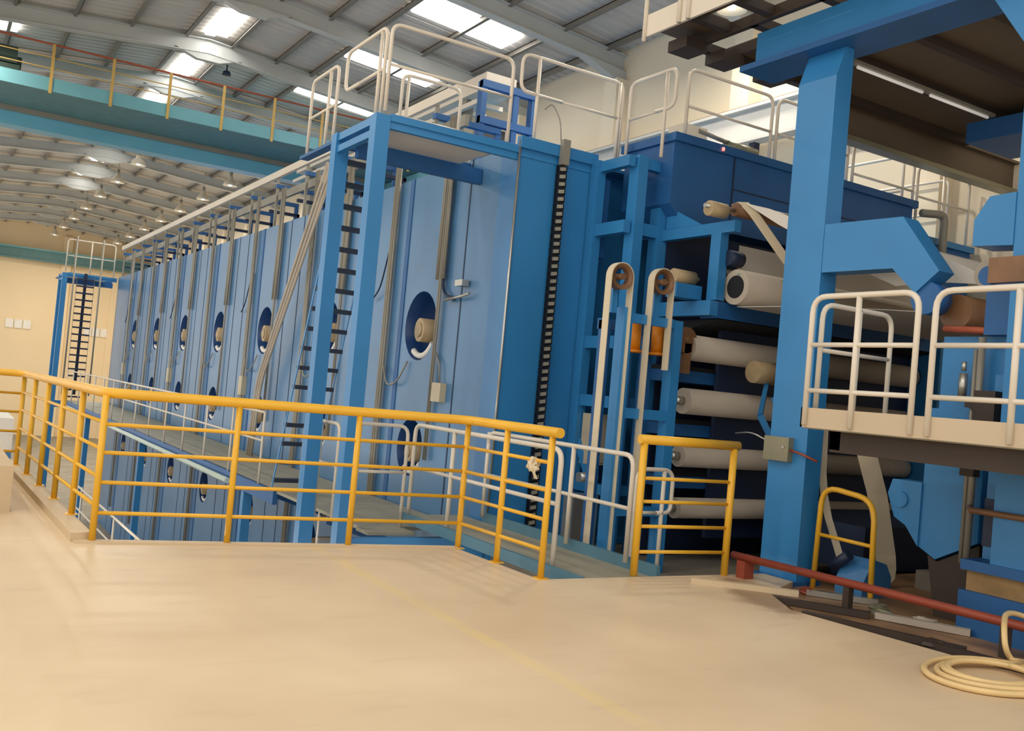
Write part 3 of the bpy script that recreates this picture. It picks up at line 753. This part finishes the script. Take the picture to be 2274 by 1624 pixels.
MB().ribbon([(9.56, 8.06, 2.95), (9.56, 8.10, 3.1), (9.56, 8.3, 3.5)], (3.6, 0, 0), .006).build('rear_run', WEB, t)
MB().ribbon([(9.5, 7.84, 2.70), (9.5, 7.0, 2.68), (9.5, 6.0, 2.62), (9.5, 5.2, 2.56), (9.5, 4.95, 2.44)], (3.6, 0, 0), .006).build('lower_run', WEB, t)
MB().prism([(7.78, 3.86), (7.40, 3.75), (6.05, 3.22), (5.44, 3.15), (4.92, 2.90), (4.83, 2.79), (5.34, 2.84), (5.73, 2.82), (6.08, 2.97), (7.25, 3.56)], 'x', 7.625, 7.632).build('edge_flap', WEB, t)
tag(MB().ribbon([(7.62, 7.9, 3.85), (7.62, 7.8, 3.87), (7.66, 7.65, 3.72), (8.06, 7.45, 3.2), (8.3, 7.3, 2.9)], (.085, -.085, 0), .006).build('threading_strap', STRAP), 'cream strap slanting down from the top guide roll to the column', 'strap')

# ================================================================== STRAP STAND
t = thing('strap_stand', 'narrow blue stand with two straps over wheels beside the gate', 'stand', (6.6, 8.1, -.32))
for x in (6.24, 6.95): MB().box(x, x+.12, 8.0, 8.14, -.32, 2.52 if x < 6.5 else 2.46).build('post', BLUE, t)
for z, h in ((2.42, .10), (1.40, .11), (.35, .1)): MB().box(6.362, 6.948, 8.01, 8.1, z-h/2, z+h/2).build('crossbar', BLUE, t)
MB().box(6.3, 7.05, 8.45, 8.55, 2.3, 2.42).box(6.92, 7.0, 8.4, 8.52, -.32, 2.4).box(6.3, 6.38, 8.4, 8.52, -.32, 2.4).box(6.6, 6.7, 8.4, 8.5, -.32, 2.4).build('rear_frame', DEEP, t)
for i, x in enumerate((6.14, 6.71)):
    MB().box(x-.03, x+.04, 8.06, 8.11, 2.45, 2.86).build('wheel_arm', BLUE, t)
    MB().lathe([(.138, -.05), (.138, .05), (.095, .04), (.095, -.04), (.138, -.05)], (x, 8.0, 2.83+.02*i), 'y', 28).cyl((x, 7.95, 2.83+.02*i), (x, 8.12, 2.83+.02*i), .035, 12).box(x-.1, x+.1, 7.99, 8.01, 2.82+.02*i, 2.85+.02*i).build('wheel', OCHRE, t)
tag(MB().cyl((7.32, 8.2, 2.28), (7.32, 8.26, 2.28), .15, 24).cyl((7.32, 8.14, 2.28), (7.32, 8.3, 2.28), .04, 12).box(7.30, 7.4, 8.2, 8.28, 1.9, 2.28).build('pulley_wheel', OCHRE), 'brown pulley wheel at the left end of the topmost stacked roll', 'pulley')
def strap(x, zc, r, label, zr):
    pts = [(x-r, 8.0, -.3)]
    for k in range(13):
        a = math.pi - math.pi*k/12
        pts.append((x + r*math.cos(a), 8.0, zc + r*math.sin(a)))
    pts.append((x+r, 8.0, zr))
    tag(MB().ribbon(pts, (0, .10, 0), .01).build('strap_belt', STRAP), label, 'strap', 'looped straps')
strap(6.14, 2.83, .145, 'cream strap looped over the left wheel of the blue stand', -.3)
strap(6.71, 2.85, .145, 'cream strap looped over the right wheel of the blue stand', 1.9)
for i, x in enumerate((6.62, 6.96)):
    t = thing('orange_cylinder', ('left', 'right')[i] + ' orange cylinder behind the straps of the blue stand', 'cylinder', (x, 8.3, 2.05), 'orange cylinders')
    MB().cyl((x, 8.28, 2.1), (x, 8.28, 2.4), .075, 20).build('body', ORANGE, t)
    MB().cyl((x, 8.28, 2.07), (x, 8.28, 2.1), .10, 20).build('flange', ORANGE, t)
t = thing('drive_motor', 'tan and steel drive motor on the blue bracket next to the second strap', 'motor', (7.2, 8.3, 2.85))
MB().cyl((7.12, 8.3, 3.0), (7.42, 8.3, 3.0), .085, 20).build('body', TAN, t)
MB().box(7.12, 7.5, 8.22, 8.4, 2.76, 2.92).build('mount', BLUE, t)
MB().cyl((7.42, 8.3, 3.0), (7.5, 8.3, 3.0), .03, 12).build('shaft', STEEL, t)
# swing arm with drum against the column
t = thing('swing_arm', 'blue lattice swing arm with a dark drum left of the big column', 'arm', (8.3, 7.6, 1.2))
MB().bar((8.45, 8.0, 1.95), (7.95, 7.6, 1.5), .05, .06).bar((7.95, 7.6, 1.5), (8.2, 7.4, .95), .05, .07).bar((8.25, 7.7, 1.72), (8.3, 7.5, 1.3), .04, .05).build('lattice', BLUE, t)
MB().cyl((8.15, 7.95, 2.0), (8.6, 7.95, 2.0), .13, 24).build('drum', TAN, t)
MB().bar((8.2, 7.4, .95), (8.2, 7.4, -.3), .08, .08).build('strut', BLUE, t)

# ================================================================== BIG COLUMN
def column(label, y0, y1, zt=5.1, zb=-.06):
    t = thing('blue_column', label, 'column', (7.25, (y0+y1)/2, -.06))
    MB().prism([(7.1, zb), (7.32, zb), (7.32, zt), (7.21, zt), (7.1, zt-.30)], 'y', y0, y1).build('shaft', BLUE, t)
    if zb < 0: MB().box(7.03, 7.40, y0-.03, y1+.05, -.06, -.02).build('base_plate', DEEP, t)
    return t
t = column('big square blue column with a T shaped head right of the roll stack', 6.17, 6.63, 5.1)
MB().box(7.1, 7.45, -1.5, 7.26, 5.16, 5.495).build('head_beam', BLUE, t)
MB().box(7.02, 7.52, -1.5, 7.40, 5.10, 5.16).build('bottom_flange', DEEP, t)
MB().prism([(6.168, 3.36), (5.32, 3.34), (4.93, 2.84), (5.15, 2.66), (5.39, 2.89), (6.168, 2.90)], 'x', 7.105, 7.315).build('bent_arm', BLUE, t)
MB().cyl((7.13, 5.06, 2.62), (7.30, 5.06, 2.62), .14, 24).build('arm_bearing', DEEP, t)
t = column('second blue column cut off by the right picture edge', 3.84, 4.3, 5.1, .52)
MB().prism([(4.302, 3.42), (4.52, 3.41), (4.64, 3.23), (4.64, 3.02), (4.302, 3.0)], 'x', 7.09, 7.38).build('press_arm', BLUE, t)
MB().prism([(4.302, 4.55), (4.302, 5.1), (4.66, 5.1)], 'x', 7.12, 7.34).build('haunch', BLUE, t)
t = thing('junction_box', 'olive grey junction box on the left face of the big blue column', 'box', (7.05, 6.48, 1.08))
MB().box(7.03, 7.1, 6.33, 6.64, 1.085, 1.315).build('body', OLIVE, t)
MB().cyl((7.02, 6.39, 1.22), (7.03, 6.39, 1.22), .012, 12).build('lock', STEEL, t)
tag(MB().tube([(7.06, 6.65, 1.27), (7.06, 6.85, 1.33), (7.1, 7.1, 1.3)], .008, 6, fillet=.1).build('signal_wire', STEEL), 'bright thin wire arching from the junction box to the left', 'wire')
tag(MB().tube([(7.06, 6.33, 1.2), (7.06, 6.17, 1.17), (7.12, 6.05, 1.12)], .012, 6).build('red_plug', REDP), 'small red plug on a lead right of the junction box', 'plug')

# ================================================================== MEZZANINE
t = thing('mezzanine', 'dark steel mezzanine deck overhead on the right', 'deck', (9, 3, 5.5))
MB().box(7.46, 12.0, -4, 8.1, 5.60, 5.66).build('deck_plate', BROWN, t)
MB().box(6.36, 6.6, -4, 7.5, 5.62, 5.66).box(6.36, 6.9, 7.5, 8.2, 5.62, 5.66).build('side_walkway', BROWN, t)
for y in (7.5, 6.9, 6.2, 5.5): MB().box(6.36, 6.9, y-.05, y+.05, 5.52, 5.62).build('outrigger', DBROWN, t)
MB().box(6.33, 6.36, -4, 8.2, 5.5, 5.74).build('fascia', WHITE, t)
for y in (8.05, 7.15, 6.25, 5.4, 4.55, 3.7, 2.85, 2.0): MB().box(6.92, 12.0, y-.05, y+.05, 5.50, 5.6).build('joist', DBROWN, t)
MB().box(6.9, 6.96, -4, 8.1, 5.5, 5.62).box(7.4, 7.46, -4, 8.1, 5.5, 5.62).build('edge_joist', DBROWN, t)
for x in (6.6, 7.15, 7.9, 8.7): MB().box(x, x+.3, 7.8, 8.1, 5.38, 5.5).build('clip', DBROWN, t)
t = thing('cross_girder', 'deep brown girder crossing under the end of the mezzanine', 'beam', (11.3, 8.3, 5.1))
MB().box(9.25, 13.5, 8.26, 8.30, 5.18, 5.58).build('web', BROWN, t)
MB().box(9.25, 13.5, 8.18, 8.38, 5.12, 5.18).build('bottom_flange', OLIVE, t)
MB().box(9.25, 13.5, 8.18, 8.38, 5.56, 5.60).build('top_flange', BROWN, t)
t = thing('white_railing', 'white railing on the edge of the overhead mezzanine', 'railing', (6.3, 6, 5.5), 'mezzanine railing')
MB().tube([(6.32, 8.18, 5.45), (6.32, 8.18, 6.6), (6.32, 0, 6.6)], .025, fillet=.1).build('handrail', WHITE, t)
for z in (5.95, 6.25): MB().tube([(6.32, 8.18, z), (6.32, 0, z)], .02).build('mid_rail', WHITE, t)
for y in (7.62, 7.48, 6.2, 6.05, 4.8): MB().tube([(6.32, y, 5.5), (6.32, y, 6.6)], .025).build('post', WHITE, t)
t = thing('strip_light', 'unlit fluorescent strip with added faint glow under the mezzanine right of the column', 'lamp', (9.6, 7.0, 5.4))
MB().box(8.35, 11.0, 7.02, 7.10, 5.46, 5.5).build('housing', GREY, t)
for x in (8.45, 9.75): MB().cyl((x, 7.06, 5.44), (x+1.15, 7.06, 5.44), .018, 12).build('tube', TUBEL, t)
t = thing('press_hanger', 'blue hanger beam under the mezzanine near the right edge', 'beam', (10.5, 7.1, 5.1))
MB().box(11.0, 12.0, 6.3, 7.4, 5.2, 5.45).build('body', DEEP, t)

# ================================================================== WHITE PLATFORM
t = thing('press_platform', 'cream edged platform with dark underside hanging at the right', 'platform', (6.6, 3.5, 1.25))
box(6.12, 7.05, 1.0, 5.36, 1.43, 1.47).build('deck', DECK, t)
box(6.09, 6.12, 1.0, 5.38, 1.44, 1.60).build('kick_plate', PCREAM, t)
box(6.09, 7.05, 5.36, 5.38, 1.44, 1.60).build('kick_plate', PCREAM, t)
MB().box(6.25, 6.33, 1.0, 5.2, 1.26, 1.43).box(6.9, 6.98, 1.0, 5.2, 1.26, 1.43).box(6.25, 6.98, 5.1, 5.2, 1.28, 1.43).build('beam', DBROWN, t)
for y in (4.3, 3.2, 2.2): box(6.3, 6.9, y, y+.08, 1.3, 1.43).build('beam', DBROWN, t)
loop_rail('white platform railing, section at the left end of the platform', (6.08, 5.33), (6.08, 4.36), 1.46, 2.5, 2.11, posts=(.46,), group='white platform railings', r=.023, zmid2=1.74)
loop_rail('white platform railing, section cut by the right picture edge', (6.08, 4.22), (6.08, 2.9), 1.46, 2.5, 2.11, posts=(.46,), group='white platform railings', r=.023, zmid2=1.74)
loop_rail('white railing across the far end of the platform', (6.2, 5.33), (7.08, 5.33), 1.47, 2.46, 2.08, posts=(.52,), group='white platform railings', r=.022)

# ================================================================== RIGHT HAND PRESS
t = thing('press_unit', 'blue press unit with brown roller behind the white platform', 'machine', (8, 4.6, -.06))
MB().prism([(5.13, 1.7), (5.13, .50), (4.97, .42), (4.60, .62), (4.60, 1.7)], 'x', 7.4, 11.5).build('side_block', BLUE, t)
box(7.42, 11.5, 4.30, 5.05, 1.7, 2.32).build('upper_block', BLUE, t)
MB().prism([(5.13, 1.05), (5.42, 1.05), (5.46, .92), (5.38, .72), (5.26, .66), (5.13, .5)], 'x', 7.38, 7.6).cyl((7.36, 5.32, .88), (7.4, 5.32, .88), .07).build('bracket', BLUE, t)
MB().prism([(5.06, .44), (4.97, .40), (4.6, .60), (4.55, -.06), (4.96, -.06)], 'x', 7.43, 9.5).build('chute', DBROWN, t)
box(7.35, 11.5, 3.6, 4.52, .50, 2.0).build('front_block', BLUE, t)
box(7.08, 11.5, 3.6, 4.53, .44, .52).build('ledge', DEEP, t)
box(7.13, 11.4, 3.62, 4.50, .28, .44).build('wood_packer', mat('wood_packing', (150, 120, 76), .6, var=.3, scale=5), t)
box(7.08, 11.5, 3.6, 4.53, -.06, .28).build('plinth', DEEP, t)
box(7.33, 7.36, 4.40, 4.52, .62, 1.0).build('slot', NAVY, t)
MB().cyl((7.4, 4.95, 2.53), (11.3, 4.95, 2.53), .15, 28).build('brown_roller', OCHRE, t)
MB().cyl((7.45, 4.72, 2.85), (11.3, 4.72, 2.85), .12, 24).build('upper_roller', BEIGE, t)
MB().box(7.3, 7.42, 4.4, 4.62, 2.32, 2.95).cyl((7.26, 4.6, 2.8), (7.3, 4.6, 2.8), .08).build('bearing_block', DEEP, t)
box(7.03, 7.09, 4.05, 4.45, 2.70, 2.9).build('wooden_guard', OCHRE, t)
MB().tube([(7.34, 5.0, 2.38), (7.34, 4.3, 2.34)], .03).build('rust_bar', RUST, t)
MB().box(7.2, 7.34, 4.42, 4.60, 1.62, 1.86).build('dark_pocket', DBROWN, t)
t = thing('steam_pipe', 'rusty vertical pipe with branch on the blue press unit', 'pipe', (7.3, 4.65, .4))
MB().tube([(7.31, 4.63, .40), (7.31, 4.63, 2.3)], .028, 12).build('riser', GREY, t)
MB().tube([(7.31, 4.68, .45), (7.31, 4.68, 2.2)], .016, 10).build('riser', GREY, t)
MB().tube([(7.31, 4.63, .91), (7.06, 4.46, .91), (7.06, 3.7, .91)], .025, 12).build('branch', OCHRE, t)
for z in (1.19, 1.75): MB().box(7.27, 7.36, 4.6, 4.72, z-.03, z+.03).build('clamp', DBROWN, t)
t = thing('air_regulator', 'small steel air regulator on the blue press behind the railing', 'regulator', (7.3, 4.72, 1.75))
MB().cyl((7.32, 4.78, 1.80), (7.32, 4.78, 2.0), .035, 14).cyl((7.32, 4.78, 2.02), (7.32, 4.78, 2.1), .02, 12).build('bowl', STEEL, t)
tag(MB().box(7.35, 7.38, 4.0, 4.1, 3.03, 3.2).build('bright_plate', PAPERW), 'small white plate under the press arm at the right edge', 'plate')
loop_rail('short white railing behind the yellow gate panel', (6.15, 7.45), (6.62, 7.45), -.32, .86, .42, posts=(.75,), group='white walkway railings', feet=(True, False))
# drive parts in the gap between column and press
t = thing('rail_bracket', 'dark machine base with rusty angle bar between column and press', 'machine base', (9, 6, -.06))
box(8.6, 12.4, 6.6, 8.0, -.06, .42).build('base', NAVY, t)
box(7.9, 8.6, 5.2, 5.3, .95, 1.05).build('angle_bar', RUST, t)
box(8.3, 8.5, 5.2, 5.3, 1.05, 1.45).build('angle_post', RUST, t)
box(8.25, 8.6, 5.2, 5.32, -.06, .95).build('pedestal', NAVY, t)
t = thing('gear_motor', 'small blue gear motor on the floor behind the yellow hoop', 'motor', (7.55, 5.78, -.06))
MB().prism([(7.34, -.06), (7.74, -.06), (7.74, .12), (7.66, .24), (7.5, .28), (7.42, .2), (7.34, .06)], 'y', 5.62, 5.92).build('gearbox', MID, t)
MB().cyl((7.36, 5.98, .16), (7.36, 5.80, .30), .05, 18).cyl((7.55, 5.92, .1), (7.55, 6.1, .1), .07, 18).build('motor_body', NAVY, t)
tag(box(8.5, 11.5, 5.0, 5.9, -.06, .12).build('stone_slab', PIT), 'grey concrete slab on the floor in front of the press', 'slab')
tag(MB().ribbon([(7.62, 6.0, 1.6), (7.68, 6.0, 1.36), (7.95, 6.0, .84), (8.15, 6.0, .25), (8.16, 5.99, .12), (8.12, 5.97, .03), (8.02, 5.95, -.02)], (.17, -.10, 0), .01).build('hanging_sheet', STRAP), 'wide cream strip hanging down to the floor right of the yellow hoop', 'strip')
tag(MB().ribbon([(7.6, 6.4, 1.5), (7.6, 6.38, 1.0), (7.6, 6.34, .78), (7.6, 6.27, .57), (7.6, 6.08, .19), (7.6, 6.05, .12)], (.05, -.05, 0), .008).build('thin_strip', STRAP), 'narrow cream strip falling inside the yellow hoop', 'strip')
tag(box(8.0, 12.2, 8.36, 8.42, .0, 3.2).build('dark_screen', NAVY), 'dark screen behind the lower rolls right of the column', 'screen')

# ================================================================== FLOOR ITEMS
t = thing('red_pipe', 'long red oxide pipe running low along the machine side of the floor', 'pipe', (6.6, 5, 0))
MB().tube([(6.53, 6.44, .19), (6.74, 3.2, .19), (6.8, 1.0, .19)], .035, 12).build('pipe_run', REDP, t)
for x, y in ((6.56, 6.3),): box(x-.06, x+.06, y-.05, y+.05, 0, .16).build('support', REDP, t)
for x, y in ((6.62, 5.2), (6.70, 3.9), (6.77, 2.0)): box(x-.03, x+.03, y-.03, y+.03, -.06, .16).build('support', DBROWN, t)
m = MB()
pts = []
for i in range(150):
    a = i*.17; r = .44 - .0022*i*.6 + .02*math.sin(i*.11)
    pts.append((5.78 + r*1.08*math.cos(a), 3.42 + r*.80*math.sin(a), .022 + .0002*i + .006*math.sin(a*1.3)))
pts += fil([Vector(q) for q in ((6.22, 3.5, .06), (6.30, 3.62, .03), (6.22, 3.62, .12), (6.26, 3.66, .24), (6.5, 3.8, .30), (6.75, 3.8, .26), (7.0, 3.2, .0))], .2)
tag(MB().tube(pts, .019, 10).build('garden_hose', HOSE), 'coiled cream hose lying on the floor at the lower right', 'hose')
t = thing('paper_bale', 'white wrapped bale on a blue pallet behind the far left railing', 'bale', (.8, 15.2, 0))
box(-1.5, 1.1, 14.6, 16.0, .12, .55).build('wrapping', PAPERW, t)
box(-1.5, 1.1, 14.6, 16.0, 0, .12).build('pallet', PALLET, t)
for k, (x, y, r, mm, lab) in enumerate(((6.95, 5.15, .07, OLIVE, 'olive lump of waste beside the red pipe, nearest the yellow hoop'), (7.0, 4.75, .06, BEIGE, 'pale crumpled waste behind the red pipe near the blue plinth'),
        (6.35, 4.2, .06, DBROWN, 'dark lump of waste on the oily floor in front of the red pipe'), (6.9, 5.85, .055, REDP, 'red brown lump of waste near the foot of the big blue column'))):
    m = MB(); vs = []; n_, k_ = 6, 9
    for i in range(n_+1):
        for j in range(k_):
            th, ph = math.pi*i/n_, 2*math.pi*j/k_; q = r*(1+.4*random.uniform(-1, 1)) if 0 < i < n_ else r
            vs.append((x+1.5*q*math.sin(th)*math.cos(ph), y+1.5*q*math.sin(th)*math.sin(ph), -.05+max(-.008, .6*q*math.cos(th)+.02)))
    m.add(vs, [(i*k_+j, i*k_+(j+1) % k_, (i+1)*k_+(j+1) % k_, (i+1)*k_+j) for i in range(n_) for j in range(k_)])
    tag(m.build('waste_lump', mm), lab, 'waste')
for k, (x, y, l, a, mm) in enumerate(((6.15, 5.9, .9, -.75, CURB), (6.45, 5.35, .8, -1.0, DBROWN), (6.25, 4.6, 1.2, -1.25, DBROWN), (6.9, 4.7, .7, -1.1, BEIGE), (6.4, 3.6, 1.3, -1.4, DBROWN), (7.05, 5.6, .6, -.9, STEEL))):
    dx, dy = math.cos(a)*l/2, math.sin(a)*l/2
    z = .02 if k == 0 else -.03
    lab = ('pale concrete strip lying by the foot of the yellow gate', 'dark steel angle lying nearest the pale concrete strip', 'long dark steel angle at the edge of the tan floor',
           'beige plank on the oily floor behind the red pipe', 'dark steel angle nearest the hose', 'bright steel strip lying beside the yellow hoop')[k]
    tag(MB().bar((x-dx, y-dy, z), (x+dx, y+dy, z), .07, .05).build('scrap_bar', mm), lab, 'scrap')
